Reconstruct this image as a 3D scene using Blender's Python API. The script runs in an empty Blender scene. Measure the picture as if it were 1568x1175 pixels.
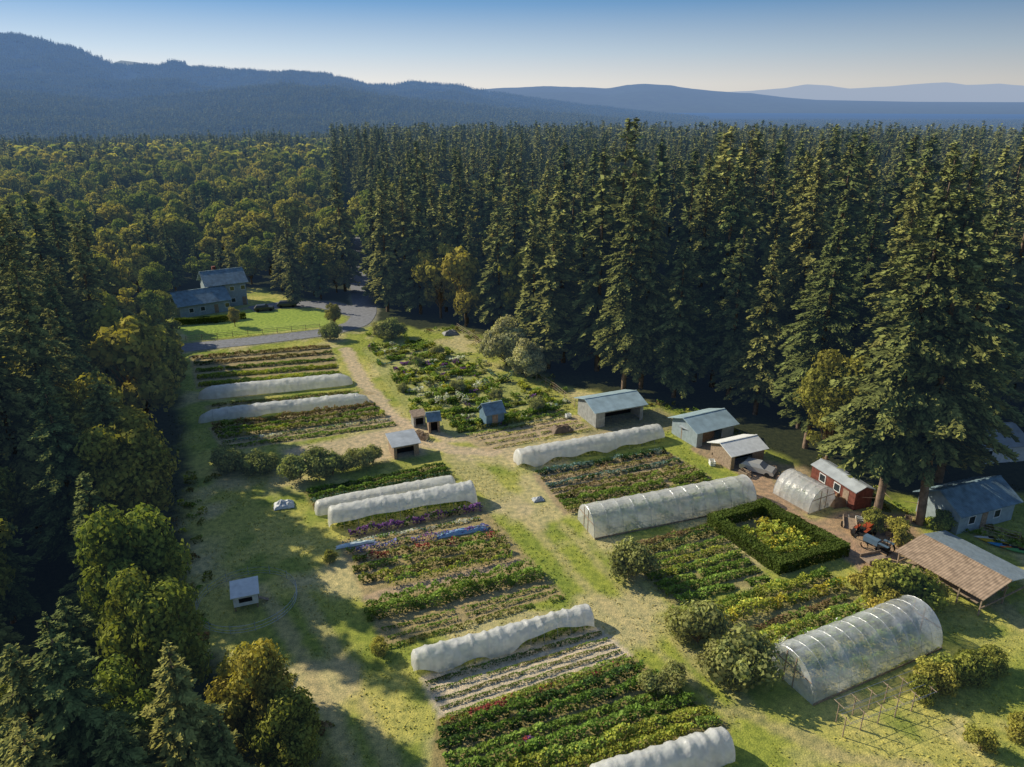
import bpy, math, random
import numpy as np
from mathutils import Vector
rng=np.random.default_rng(11); random.seed(11)
R=math.radians
scene=bpy.context.scene
# ---------------------------------------------------------------- survey helper: photo measurement -> site plan (metres)
CH=45.0; FP=1120.0; PT=math.atan((587.5-160)/FP)
sP,cP=math.sin(PT),math.cos(PT)
def W(u,v,z=0.0):
    dx=(u-784)/FP; dy=(587.5-v)/FP
    t=(CH-z)/(sP-dy*cP)
    return np.array([dx*t,(cP+dy*sP)*t,z])
# ---------------------------------------------------------------- noise
_tab=rng.random((256,256))
def vn(x,y,s=1.0,o=0):
    x=np.asarray(x,float)/s+o*17.3+500; y=np.asarray(y,float)/s+o*9.1+500
    i=np.floor(x).astype(int); j=np.floor(y).astype(int); fx=x-i; fy=y-j
    fx=fx*fx*(3-2*fx); fy=fy*fy*(3-2*fy)
    a=_tab[i%256,j%256]; b=_tab[(i+1)%256,j%256]; c=_tab[i%256,(j+1)%256]; d=_tab[(i+1)%256,(j+1)%256]
    return (a*(1-fx)+b*fx)*(1-fy)+(c*(1-fx)+d*fx)*fy
def fbm(x,y,s,o=0,n=4):
    r=0;a=.5;t=0
    for k in range(n):
        r=r+a*vn(x,y,s/(2**k),o+k*3); t+=a; a*=.5
    return r/t
def unit(a): return a/np.maximum(np.linalg.norm(a,axis=-1,keepdims=True),1e-9)
def inpoly(x,y,poly):
    x=np.asarray(x,float); y=np.asarray(y,float); r=np.zeros(x.shape,bool); n=len(poly)
    for i in range(n):
        x0,y0=poly[i][:2]; x1,y1=poly[(i+1)%n][:2]
        if y0==y1: continue
        c=((y0>y)!=(y1>y))&(x<(x1-x0)*(y-y0)/(y1-y0)+x0); r^=c
    return r
def dseg(x,y,pts,closed=False):
    d=np.full(np.shape(x),1e9); n=len(pts)
    for i in range(n if closed else n-1):
        ax,ay=pts[i][:2]; bx,by=pts[(i+1)%n][:2]; vx,vy=bx-ax,by-ay
        t=np.clip(((x-ax)*vx+(y-ay)*vy)/(vx*vx+vy*vy+1e-9),0,1)
        d=np.minimum(d,np.hypot(x-ax-t*vx,y-ay-t*vy))
    return d
def sdpoly(x,y,poly):
    d=dseg(x,y,poly,True); return np.where(inpoly(x,y,poly),d,-d)
def sm(t): t=np.clip(t,0,1); return t*t*(3-2*t)
def terrain(x,y):
    d=np.hypot(x,y); return -46*sm((d-480)/1500.0)
# ---------------------------------------------------------------- materials
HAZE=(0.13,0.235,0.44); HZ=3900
def newmat(name):
    m=bpy.data.materials.new(name); m.use_nodes=True; nt=m.node_tree; nt.nodes.clear()
    return m,nt,nt.nodes,nt.links
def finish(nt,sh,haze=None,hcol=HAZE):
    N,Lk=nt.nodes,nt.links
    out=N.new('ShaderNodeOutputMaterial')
    if haze:  # airlight painted in: bluish emission that grows with distance from the origin
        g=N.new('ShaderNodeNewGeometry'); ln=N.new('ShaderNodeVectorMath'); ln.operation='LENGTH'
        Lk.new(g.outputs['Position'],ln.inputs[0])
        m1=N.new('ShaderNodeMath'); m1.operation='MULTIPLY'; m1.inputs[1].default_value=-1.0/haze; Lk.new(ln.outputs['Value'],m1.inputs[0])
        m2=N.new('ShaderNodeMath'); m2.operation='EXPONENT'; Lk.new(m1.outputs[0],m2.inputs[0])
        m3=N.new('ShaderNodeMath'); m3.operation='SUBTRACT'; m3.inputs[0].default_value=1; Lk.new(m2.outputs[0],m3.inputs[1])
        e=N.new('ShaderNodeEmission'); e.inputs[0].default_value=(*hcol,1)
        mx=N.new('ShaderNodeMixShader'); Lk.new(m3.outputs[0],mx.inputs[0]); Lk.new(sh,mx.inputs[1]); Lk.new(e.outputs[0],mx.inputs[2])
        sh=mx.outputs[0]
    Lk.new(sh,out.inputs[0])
def mixc(nt,fac,a,b,mode='MIX'):
    n=nt.nodes.new('ShaderNodeMix'); n.data_type='RGBA'; n.blend_type=mode
    for s,v in ((0,fac),(6,a),(7,b)):
        if isinstance(v,bpy.types.NodeSocket): nt.links.new(v,n.inputs[s])
        elif s==0: n.inputs[0].default_value=v
        else: n.inputs[s].default_value=(*v,1)
    return n.outputs[2]
def noise(nt,scale,detail=3,coord='Object'):
    tc=nt.nodes.new('ShaderNodeTexCoord'); n=nt.nodes.new('ShaderNodeTexNoise'); n.inputs['Scale'].default_value=scale; n.inputs['Detail'].default_value=detail
    nt.links.new(tc.outputs[coord],n.inputs['Vector']); return n.outputs['Fac']
def ramp(nt,fac,a,b,c0=(0,0,0),c1=(1,1,1)):
    r=nt.nodes.new('ShaderNodeValToRGB'); r.color_ramp.elements[0].position=a; r.color_ramp.elements[1].position=b
    r.color_ramp.elements[0].color=(*c0,1); r.color_ramp.elements[1].color=(*c1,1); nt.links.new(fac,r.inputs[0]); return r.outputs[0]
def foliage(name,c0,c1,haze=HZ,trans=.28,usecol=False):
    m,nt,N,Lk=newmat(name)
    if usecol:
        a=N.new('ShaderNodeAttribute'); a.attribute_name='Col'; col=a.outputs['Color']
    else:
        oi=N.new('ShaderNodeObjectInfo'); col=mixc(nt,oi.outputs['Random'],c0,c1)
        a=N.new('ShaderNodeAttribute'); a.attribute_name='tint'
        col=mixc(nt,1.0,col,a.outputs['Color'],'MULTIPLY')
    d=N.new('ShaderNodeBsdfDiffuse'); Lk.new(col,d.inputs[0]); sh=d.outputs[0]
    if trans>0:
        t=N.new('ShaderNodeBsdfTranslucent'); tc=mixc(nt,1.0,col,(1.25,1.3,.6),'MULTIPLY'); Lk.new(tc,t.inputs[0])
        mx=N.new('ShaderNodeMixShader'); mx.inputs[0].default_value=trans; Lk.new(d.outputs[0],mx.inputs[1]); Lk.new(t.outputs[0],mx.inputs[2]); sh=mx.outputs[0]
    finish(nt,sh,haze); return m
def simple(name,col,rough=.8,ns=3.0,amt=.25,metal=0.0,wave=None,haze=None,spec=.3):
    m,nt,N,Lk=newmat(name)
    f=noise(nt,ns,5); dark=tuple(c*(1-amt) for c in col); lite=tuple(min(1,c*(1+amt)) for c in col)
    c=ramp(nt,f,.3,.7,dark,lite)
    p=N.new('ShaderNodeBsdfPrincipled'); p.inputs['Roughness'].default_value=rough; p.inputs['Metallic'].default_value=metal; p.inputs['Specular IOR Level'].default_value=spec
    if wave:
        tc=N.new('ShaderNodeTexCoord'); w=N.new('ShaderNodeTexWave'); w.inputs['Scale'].default_value=wave; w.inputs['Distortion'].default_value=.3
        Lk.new(tc.outputs['Object'],w.inputs['Vector']); c=mixc(nt,.25,c,mixc(nt,1.0,c,w.outputs['Color'],'MULTIPLY'))
        b=N.new('ShaderNodeBump'); b.inputs['Strength'].default_value=.4; b.inputs['Distance'].default_value=.05; Lk.new(w.outputs['Fac'],b.inputs['Height']); Lk.new(b.outputs[0],p.inputs['Normal'])
    Lk.new(c,p.inputs['Base Color']); finish(nt,p.outputs[0],haze); return m
def film(name,col,transp,ns=1.5,rough=.35,tl=.35):
    m,nt,N,Lk=newmat(name)
    f=noise(nt,ns,6); c=ramp(nt,f,.3,.7,tuple(x*.8 for x in col),col)
    d=N.new('ShaderNodeBsdfPrincipled'); d.inputs['Roughness'].default_value=rough; Lk.new(c,d.inputs['Base Color'])
    b=N.new('ShaderNodeBump'); b.inputs['Strength'].default_value=.5; b.inputs['Distance'].default_value=.12; Lk.new(noise(nt,3.0,4),b.inputs['Height']); Lk.new(b.outputs[0],d.inputs['Normal'])
    t=N.new('ShaderNodeBsdfTranslucent'); Lk.new(c,t.inputs[0])
    m1=N.new('ShaderNodeMixShader'); m1.inputs[0].default_value=tl; Lk.new(d.outputs[0],m1.inputs[1]); Lk.new(t.outputs[0],m1.inputs[2])
    tr=N.new('ShaderNodeBsdfTransparent'); m2=N.new('ShaderNodeMixShader'); 
    ft=ramp(nt,noise(nt,.7,4),.3,.7,(transp*.6,)*3,(min(1,transp*1.4),)*3); Lk.new(ft,m2.inputs[0])
    Lk.new(m1.outputs[0],m2.inputs[1]); Lk.new(tr.outputs[0],m2.inputs[2]); finish(nt,m2.outputs[0]); return m
M_FIR=foliage('fir_needles',(.115,.155,.048),(.265,.27,.075),trans=0)
M_DEC=foliage('broadleaf_leaves',(.19,.24,.046),(.40,.35,.070),trans=.30)
M_SHR=foliage('shrub_leaves',(.22,.26,.08),(.34,.34,.12),trans=.3)
M_WIL=foliage('willow_leaves',(.46,.47,.22),(.50,.50,.25),trans=.3)
M_CROP=foliage('crop_leaves',None,None,haze=None,trans=.25,usecol=True)
M_BARK=simple('bark',(.24,.17,.12),.95,2,.4)
M_WHITE=film('row_cover',(.97,.97,.94),.15,tl=.45)
M_POLY=film('greenhouse_poly',(.88,.92,.94),.52,rough=.18)
M_POLYW=film('greenhouse_poly_white',(.93,.94,.93),.36,rough=.25,tl=.45)
M_POLYB=film('roof_poly',(.45,.55,.62),.12,rough=.25)
M_PIPE=simple('galvanised_pipe',(.45,.46,.47),.4,5,.1,.6)
M_WOOD=simple('weathered_wood',(.32,.24,.17),.9,4,.35)
M_LATH=simple('lath_wood',(.40,.29,.20),.9,2,.3,wave=1.2)
M_ROOFT=simple('metal_roof_teal',(.44,.58,.62),.45,.8,.18,.15,wave=2.0)
M_ROOFG=simple('metal_roof_grey',(.50,.54,.56),.5,.8,.2,.1,wave=2.0)
M_ROOFB=simple('roof_bluegrey',(.20,.29,.34),.7,1.2,.3,wave=1.5)
M_WALLW=simple('white_siding',(.72,.73,.70),.8,2,.12)
M_WALLG=simple('grey_siding',(.40,.41,.39),.85,2,.25,wave=3)
M_WALLB=simple('bluegrey_siding',(.38,.46,.49),.8,2,.15,wave=3)
M_RED=simple('red_siding',(.20,.065,.045),.85,2,.4,wave=3)
M_BLUE=simple('blue_shed_paint',(.13,.22,.29),.8,2,.2)
M_DARK=simple('black_parts_and_shade',(.02,.02,.02),.9,2,.2)  # near-black for black parts and for shade painted into openings
M_GLASS=simple('window_glass',(.03,.04,.05),.1,2,.1,spec=.8)
M_TYRE=simple('tyre_rubber',(.02,.02,.02),.9,3,.2)
M_ASPH=simple('asphalt',(.21,.215,.23),.9,1.5,.2)
# ---------------------------------------------------------------- mesh helpers
def link(o): scene.collection.objects.link(o); return o
def mesh_np(name,V,F,mats,midx=None,tint=None,col=None,smooth=False):
    V=np.asarray(V,np.float32); F=np.asarray(F,np.int32); k=F.shape[1]
    me=bpy.data.meshes.new(name)
    me.vertices.add(len(V)); me.vertices.foreach_set('co',V.ravel())
    me.loops.add(F.size); me.loops.foreach_set('vertex_index',F.ravel())
    me.polygons.add(len(F)); me.polygons.foreach_set('loop_start',np.arange(0,F.size,k,dtype=np.int32))
    for m in mats: me.materials.append(m)
    if midx is not None: me.polygons.foreach_set('material_index',np.asarray(midx,np.int32))
    if smooth: me.polygons.foreach_set('use_smooth',np.ones(len(F),bool))
    me.update(calc_edges=True)
    if tint is not None:
        t=np.asarray(tint,np.float32); c=np.ones((len(F),4),np.float32); c[:,:3]=t[:,None] if t.ndim==1 else t
        a=me.attributes.new('tint','FLOAT_COLOR','FACE'); a.data.foreach_set('color',c.ravel())
    if col is not None:
        n=len(col); dom='FACE' if n==len(F) and n!=len(V) else 'POINT'
        c=np.ones((n,4),np.float32); c[:,:3]=col
        a=me.attributes.new('Col','FLOAT_COLOR',dom); a.data.foreach_set('color',c.ravel())
    return me
def leaves(C,D,Nn,L,Wd):
    D=unit(D); S=unit(np.cross(D,Nn)); N2=np.cross(S,D); L=np.broadcast_to(L,(len(C),))[:,None]; Wd=np.broadcast_to(Wd,(len(C),))[:,None]
    a=C-D*L/2; t=C+D*L/2; l=C-S*Wd/2-N2*.18*Wd; r=C+S*Wd/2-N2*.18*Wd
    V=np.stack([a,r,t,l],1).reshape(-1,3); F=np.arange(len(C)*4).reshape(-1,4); return V,F
def tube_np(P0,P1,r0,r1,n=6):
    P0=np.array(P0,float);P1=np.array(P1,float); d=unit((P1-P0)[None])[0]; a=np.array([1,0,0]) if abs(d[2])>.7 else np.array([0,0,1.])
    s=unit(np.cross(d,a)[None])[0]; t=np.cross(d,s); an=np.arange(n)*2*math.pi/n
    ring=np.cos(an)[:,None]*s+np.sin(an)[:,None]*t
    V=np.vstack([P0+ring*r0,P1+ring*r1]); F=np.array([[i,(i+1)%n,n+(i+1)%n,n+i] for i in range(n)]); return V,F
def cat(parts):
    V=[];F=[];o=0
    for v,f in parts: V.append(v);F.append(f+o);o+=len(v)
    return np.vstack(V),np.vstack(F)
def rn(n,s=1.0): return rng.normal(0,s,n)
# ---------------------------------------------------------------- tree prototypes
def conifer(name,H,Rm,nb,N,leaf,bare=.12,ex=.8,limbs=True):
    h=bare+(1-bare)*rng.random(nb)**1.15; az=rng.random(nb)*2*math.pi
    q=(1-h)/(1-bare); ph=rng.random(4)*6
    L=Rm*(q**ex)*(.45+.75*rng.random(nb))*(1+.20*np.sin(2*az+ph[0]+h*6)+.14*np.sin(3*az+ph[1]+h*14)+.10*np.sin(h*26+az+ph[2]))+.25
    L*=np.clip(.5+ (h-bare)*4,.5,1)
    p=L**1.15; p/=p.sum(); b=rng.choice(nb,N,p=p)
    t=rng.random(N)**.55; Lb=L[b]; a=az[b]; hb=h[b]
    rad=np.stack([np.cos(a),np.sin(a),0*a],1); side=np.stack([-np.sin(a),np.cos(a),0*a],1)
    sw=rn(N)*.18*Lb*(1.15-t)
    up=(hb-.35)*.9
    z=hb*H+Lb*(up*t*.6-.32*t*t)+rn(N)*.16*leaf-np.abs(sw)*.3
    C=rad*(Lb*t)[:,None]+side*sw[:,None]; C[:,2]+=z
    D=rad+side*(np.sign(sw)*.75+rn(N)*.3)[:,None]; D[:,2]+=-.3+up*.4+rn(N)*.35
    Nn=np.stack([rn(N)*.5,rn(N)*.5,np.full(N,.9)],1)+rad*.5
    l=leaf*(.6+.8*rng.random(N))*(.65+.35*np.clip(Lb/Rm*1.6,0,1)); V,F=leaves(C,D,Nn,l,l*.45)
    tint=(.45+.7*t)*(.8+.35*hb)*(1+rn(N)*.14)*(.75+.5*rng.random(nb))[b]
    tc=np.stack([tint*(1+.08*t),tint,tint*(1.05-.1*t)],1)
    parts=[(V,F)]; midx=[np.zeros(len(F))]; tt=[tc]
    tr=[tube_np((0,0,-.3),(0,0,H*.5),H*.013,H*.008,8),tube_np((0,0,H*.5),(0,0,H*.99),H*.008,.03,6)]
    if limbs:
        for i in range(0,nb,3):
            d=np.array([math.cos(az[i]),math.sin(az[i]),0])*L[i]*.8; u=(h[i]-.35)*.9
            tr.append(tube_np((0,0,h[i]*H),d+np.array([0,0,h[i]*H+L[i]*(u*.5-.2)]),.07,.02,3))
        for i in range(14):
            aa=rng.random()*6.28; hh=H*(.06+bare*rng.random()); l2=.6+rng.random()*1.8
            tr.append(tube_np((0,0,hh),(math.cos(aa)*l2,math.sin(aa)*l2,hh-.2),.05,.015,3))
    for v,f in tr: parts.append((v,f)); midx.append(np.ones(len(f))); tt.append(np.ones((len(f),3)))
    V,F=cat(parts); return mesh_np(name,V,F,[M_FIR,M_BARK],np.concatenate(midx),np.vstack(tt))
def broadleaf(name,H,Rm,nl,N,leaf,base=.25,mat=None,conical=0.0,trunk=True,spread=.42):
    c=rng.normal(0,1,(nl,3)); c=unit(c)*(rng.random((nl,1))**.45)
    cz=(c[:,2]*.5+.5)
    shrink=1-conical*cz
    Cn=np.stack([c[:,0]*Rm*.8*shrink,c[:,1]*Rm*.8*shrink,H*(base+.06+(1-base)*.82*cz)],1)
    lr=Rm*(.16+.22*rng.random(nl))*(1-.4*conical*cz)
    p=lr**2;p/=p.sum(); b=rng.choice(nl,N,p=p)
    d=unit(rng.normal(0,1,(N,3))+np.array([0,0,.35])); rr=lr[b]*(.5+spread*1.5*rng.random(N))
    C=Cn[b]+d*rr[:,None]*np.array([1,1,.85])
    D=np.cross(d,rng.normal(0,1,(N,3))); D[:,2]-=.2; Nn=d+rng.normal(0,.6,(N,3))
    l=leaf*(.6+.8*rng.random(N)); V,F=leaves(C,D,Nn,l,l*.7)
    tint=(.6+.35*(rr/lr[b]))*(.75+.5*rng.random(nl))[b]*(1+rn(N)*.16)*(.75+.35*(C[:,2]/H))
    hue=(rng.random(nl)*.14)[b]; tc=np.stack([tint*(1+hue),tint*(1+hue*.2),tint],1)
    parts=[(V,F)]; midx=[np.zeros(len(F))]; tt=[tc]; tr=[]
    if trunk: tr.append(tube_np((0,0,-.2),(0,0,H*(base+.3)),H*.018+.03,H*.009,7))
    z0=H*base*.8 if trunk else 0
    for i in range(0,nl,1 if trunk else 2):
        tr.append(tube_np((0,0,z0+rng.random()*H*.15),Cn[i],H*.006+.015,.015,4))
    for v,f in tr: parts.append((v,f)); midx.append(np.ones(len(f))); tt.append(np.ones((len(f),3)))
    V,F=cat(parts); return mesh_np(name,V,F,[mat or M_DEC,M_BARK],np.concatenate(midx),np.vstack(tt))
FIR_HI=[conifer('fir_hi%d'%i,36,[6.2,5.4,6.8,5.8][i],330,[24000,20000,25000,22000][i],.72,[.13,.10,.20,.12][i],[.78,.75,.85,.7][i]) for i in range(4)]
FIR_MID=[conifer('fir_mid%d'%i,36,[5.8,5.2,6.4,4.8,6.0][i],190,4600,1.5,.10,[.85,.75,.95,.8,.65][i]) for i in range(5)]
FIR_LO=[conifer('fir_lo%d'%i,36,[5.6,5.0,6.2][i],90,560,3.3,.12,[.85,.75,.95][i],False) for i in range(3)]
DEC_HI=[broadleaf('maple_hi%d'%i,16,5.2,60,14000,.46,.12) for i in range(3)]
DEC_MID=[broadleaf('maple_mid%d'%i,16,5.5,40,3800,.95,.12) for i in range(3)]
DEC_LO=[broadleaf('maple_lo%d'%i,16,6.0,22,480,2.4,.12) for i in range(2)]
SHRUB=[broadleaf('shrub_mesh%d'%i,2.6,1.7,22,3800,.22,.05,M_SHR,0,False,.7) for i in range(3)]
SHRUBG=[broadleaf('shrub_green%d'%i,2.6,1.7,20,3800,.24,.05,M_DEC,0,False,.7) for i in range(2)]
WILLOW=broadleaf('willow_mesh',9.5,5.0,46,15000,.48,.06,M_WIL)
def clump(name,n,meshes,size):
    V=[];F=[];T=[];M=[];o=0
    for i in range(n):
        me=random.choice(meshes); nv=len(me.vertices); v=np.empty(nv*3,np.float32); me.vertices.foreach_get('co',v); v=v.reshape(-1,3)
        nf=len(me.polygons); f=np.empty(nf*4,np.int32); me.loops.foreach_get('vertex_index',f); f=f.reshape(-1,4)
        c=np.empty(nf*4,np.float32); me.attributes['tint'].data.foreach_get('color',c); c=c.reshape(-1,4)[:,:3]
        mi=np.empty(nf,np.int32); me.polygons.foreach_get('material_index',mi)
        a=rng.random()*6.28; s=.6+.4*rng.random(); R2=np.array([[math.cos(a),-math.sin(a),0],[math.sin(a),math.cos(a),0],[0,0,1]])
        v=(v*s)@R2.T+np.array([(rng.random()-.5)*size,(rng.random()-.5)*size,0])
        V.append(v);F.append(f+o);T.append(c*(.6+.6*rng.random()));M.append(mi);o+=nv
    return mesh_np(name,np.vstack(V),np.vstack(F),[M_FIR,M_BARK],np.concatenate(M),np.vstack(T))
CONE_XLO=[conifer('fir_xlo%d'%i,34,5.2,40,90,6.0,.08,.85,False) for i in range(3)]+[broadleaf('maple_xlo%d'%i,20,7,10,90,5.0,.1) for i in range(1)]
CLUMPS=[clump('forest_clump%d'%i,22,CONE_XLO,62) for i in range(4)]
def place(name,me,x,y,z=0,s=1,sz=None,rz=None):
    o=bpy.data.objects.new(name,me); o.location=(x,y,z); o.rotation_euler=(rn(1,.02)[0],rn(1,.02)[0],rng.random()*6.28 if rz is None else rz)
    o.scale=(s,s,sz if sz else s); return link(o)
def instancer(name,pts,rot,scl,kind,meshes):
    coll=bpy.data.collections.new(name+'_sources')
    for i,me in enumerate(meshes):
        coll.objects.link(bpy.data.objects.new('%s_source_%02d'%(name,i),me))
    me=bpy.data.meshes.new(name); me.vertices.add(len(pts)); me.vertices.foreach_set('co',np.asarray(pts,np.float32).ravel())
    a=me.attributes.new('rot','FLOAT','POINT'); a.data.foreach_set('value',np.asarray(rot,np.float32))
    a=me.attributes.new('scl','FLOAT_VECTOR','POINT'); a.data.foreach_set('vector',np.asarray(scl,np.float32).ravel())
    a=me.attributes.new('kind','INT','POINT'); a.data.foreach_set('value',np.asarray(kind,np.int32))
    me.update(); ob=link(bpy.data.objects.new(name,me))
    ng=bpy.data.node_groups.new(name,'GeometryNodeTree')
    ng.interface.new_socket('Geometry',in_out='INPUT',socket_type='NodeSocketGeometry'); ng.interface.new_socket('Geometry',in_out='OUTPUT',socket_type='NodeSocketGeometry')
    N,L=ng.nodes,ng.links; gi=N.new('NodeGroupInput'); go=N.new('NodeGroupOutput')
    ip=N.new('GeometryNodeInstanceOnPoints'); ci=N.new('GeometryNodeCollectionInfo'); ci.inputs['Collection'].default_value=coll
    ci.inputs['Separate Children'].default_value=True; ci.inputs['Reset Children'].default_value=True
    def attr(n,t):
        x=N.new('GeometryNodeInputNamedAttribute'); x.data_type=t; x.inputs['Name'].default_value=n
        return next(s for s in x.outputs if s.enabled and s.name=='Attribute')
    cx=N.new('ShaderNodeCombineXYZ'); L.new(attr('rot','FLOAT'),cx.inputs['Z'])
    L.new(gi.outputs[0],ip.inputs['Points']); L.new(ci.outputs[0],ip.inputs['Instance']); ip.inputs['Pick Instance'].default_value=True
    L.new(attr('kind','INT'),ip.inputs['Instance Index']); L.new(cx.outputs[0],ip.inputs['Rotation']); L.new(attr('scl','FLOAT_VECTOR'),ip.inputs['Scale'])
    L.new(ip.outputs[0],go.inputs[0])
    md=ob.modifiers.new('instances','NODES'); md.node_group=ng; return ob
# ---------------------------------------------------------------- site plan
def PX(*l): return [tuple(W(u,v)[:2]) for u,v in l]
CLEAR=[(2,12),(-7,28)]+PX((500,1175),(430,1060),(300,1000),(285,850),(290,700),(262,530))+[(-88,160),(-86,184),(-66,188),(-52,176),(-42,172),(-36,162)]+PX((640,505),(700,500),(760,520),(850,588),(1000,618),(1080,636),(1180,690))+[(40,82),(44,79),(64,80),(82,70),(85,15)]
ROAD=PX((200,545),(280,533),(400,521),(500,509),(548,497),(560,478),(555,455),(550,425),(545,395),(538,360))+[(-70,330)]
DRIVE=PX((556,482),(500,466),(440,466),(385,474))
# ---------------------------------------------------------------- ground sheet
def axis(a,b,st,far,n):
    core=np.arange(a,b,st); g=np.geomspace(st,far,n); return np.concatenate([a-g[::-1],core,b+g])
xs=axis(-72,72,.36,40000,52); ys=axis(22,170,.38,42000,54)
X,Y=np.meshgrid(xs,ys); Xf,Yf=X.ravel(),Y.ravel()
ny,nx=X.shape
def lerp(a,b,t): return a*(1-t[:,None])+np.asarray(b)*t[:,None]
n1=fbm(Xf,Yf,14,0,4); n2=fbm(Xf,Yf,3.5,5,4); nf=vn(Xf,Yf,.9,3)
G=np.tile(np.array([.29,.315,.056]),(len(Xf),1))
G=lerp(G,(.47,.42,.12),np.clip((n1-.40)*3.4,0,1))
G=lerp(G,(.20,.25,.044),np.clip((n2-.52)*4,0,.8))
G=lerp(G,(.54,.44,.24),np.clip((fbm(Xf,Yf,7,21,4)-.52)*5,0,.75))
edge=(n2-.5)*3+(nf-.5)*.8
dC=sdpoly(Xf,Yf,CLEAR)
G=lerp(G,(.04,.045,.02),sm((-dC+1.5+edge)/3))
def paint_line(pts,w,col,amt=1,soft=.8):
    global G
    d=dseg(Xf,Yf,pts); G=lerp(G,col,amt*sm((w-d+edge*.45)/soft+.5))
def paint_poly(pts,col,amt=1,soft=.5,en=.25):
    global G
    d=sdpoly(Xf,Yf,pts); G=lerp(G,col,amt*sm((d+edge*en)/soft+.5))
TAN=(.54,.41,.28)
paint_line(PX((530,535),(560,590),(600,640),(650,678),(700,690),(750,692)),1.3,TAN,.85)
paint_line(PX((600,640),(690,672),(800,668),(880,640)),1.2,TAN,.7)
paint_poly(PX((430,690),(600,655),(640,668),(650,695),(560,710),(440,705)),TAN,.8,2)
paint_line(PX((1080,690),(1150,725),(1180,760),(1215,800),(1300,840),(1350,880)),1.8,(.40,.26,.17),.9)
paint_poly(PX((1235,800),(1290,780),(1400,790),(1420,830),(1370,870),(1310,850)),(.40,.26,.17),.9,2)
paint_poly(PX((1130,700),(1230,715),(1300,770),(1210,800),(1150,740)),(.36,.24,.16),.7,2)
paint_line(PX((700,700),(740,740),(790,780)),2,TAN,.4)
paint_line(PX((400,900),(480,1040),(540,1175)),.5,(.48,.38,.20),.65)
paint_line(PX((450,890),(540,1040),(600,1175)),.5,(.48,.38,.20),.55)
paint_line(PX((800,790),(900,900),(1010,1000),(1130,1110)),.45,(.50,.40,.20),.6)
paint_line(PX((840,780),(940,890),(1050,1000),(1170,1100)),.4,(.50,.40,.20),.5)
paint_line(PX((1420,830),(1568,960)),1.0,(.42,.32,.19),.5)
paint_line(PX((1130,1090),(1300,1160),(1420,1175)),.8,(.42,.32,.19),.5)
paint_poly(PX((760,690),(1000,645),(1012,660),(790,712)),TAN,.5,1)
paint_poly(PX((870,650),(1010,625),(1140,690),(1100,715),(1030,660),(900,668)),(.30,.24,.15),.7,2)
# ---------------------------------------------------------------- crops
C_={'g':(.075,.120,.022),'lg':(.13,.175,.036),'yg':(.21,.22,.038),'dg':(.036,.064,.020),'ol':(.115,.115,.034),'bl':(.085,.13,.115),'pu':(.13,.06,.17),'br':(.13,.09,.048),'re':(.20,.045,.045),
 'wh':(.38,.38,.32),'ye':(.32,.27,.04),'bb':(.12,.13,.27),'pk':(.28,.12,.17),'mg':(.10,.145,.030)}
GAIN=2.05
def rowleaves(a,b,w,h,cols,dens=1.0,ls=.26,gap=.0):
    w=w*.86
    a=np.array(a[:2]);b=np.array(b[:2]); L=np.hypot(*(b-a)); n=int(L*w*120*dens)+4
    t=rng.random(n); sdd=rng.random()*99
    keep=vn(t*L/1.2,np.full(n,sdd),1.0)>max(gap,.07); t=t[keep]; n=len(t)
    y=(rng.random(n)-.5); prof=np.sqrt(np.clip(1-(2*y)**2,0.05,1)); bump=.45+1.0*vn(t*L,y*w+rng.random()*50,.7,4)
    hv=.8+.4*vn(t*L,t*0+sdd,3.5,2)
    z=h*hv*prof*bump*(.35+.65*rng.random(n)**.5)
    d=unit((b-a)[None])[0]; nn=np.array([-d[1],d[0]])
    wob=(vn(t*L,t*0,3,rng.integers(50))-.5)*.2
    P=a+d*(t*L)[:,None]+nn*(y*w*(.8+.3*bump)+wob)[:,None]
    C=np.column_stack([P,z]); D=rng.normal(0,1,(n,3)); D[:,2]=np.abs(D[:,2])*.6; D[:,:2]+=nn*(y*2)[:,None]
    Nn=np.column_stack([rn(n)*.6,rn(n)*.6,np.ones(n)]); l=ls*min(1,.5+w*.5)*(.5+1.0*rng.random(n))
    V,F=leaves(C,D,Nn,l,l*.62)
    base=np.array([C_[c] for c in cols])*GAIN; k=(vn(t*L,np.zeros(n),2.2,rng.integers(90))*len(cols)*.999).astype(int)
    mixr=rng.random(n)<.35; k[mixr]=rng.integers(0,len(cols),mixr.sum())
    col=base[k]*(.5+.6*(z/h)[:,None])*(1+rn(n)*.15)[:,None]*(.75+.5*vn(t*L,t*0,5,rng.integers(50)))[:,None]  # lit gradient painted into leaf colour: darker low down, brighter on top
    return V,F,np.clip(col,.003,.85)
def bed(name,rows):
    Vs=[];Fs=[];Cs=[];o=0
    for r in rows:
        V,F,C=rowleaves(*r); Vs.append(V);Fs.append(F+o);Cs.append(C);o+=len(V)
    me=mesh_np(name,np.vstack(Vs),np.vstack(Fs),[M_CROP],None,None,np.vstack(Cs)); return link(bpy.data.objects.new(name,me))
def rowpx(u0,v0,u1,v1,w,h,cols,dens=1.0,ls=.26,gap=0.0): return (W(u0,v0),W(u1,v1),w,h,cols,dens,ls,gap)
def block(a0,a1,b0,b1,specs):
    a0,a1,b0,b1=[W(*p) for p in (a0,a1,b0,b1)]; n=len(specs); out=[]
    for i,s in enumerate(specs):
        if s is None: continue
        t=i/(n-1); out.append((a0*(1-t)+b0*t,a1*(1-t)+b1*t)+tuple(s))
    return out
S1=(.33,.25,.13)
paint_poly(PX((290,545),(505,527),(520,572),(300,596)),S1,.85)
bed('vegetable_bed',block((295,550),(505,532),(305,590),(520,572),[(1.3,.7,['ol','br','g']),(1.2,.6,['ol','br','dg']),(1.4,.5,['g','mg']),(2.1,.5,['lg','yg']),(2.1,.5,['lg','mg','yg'])]))
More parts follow.
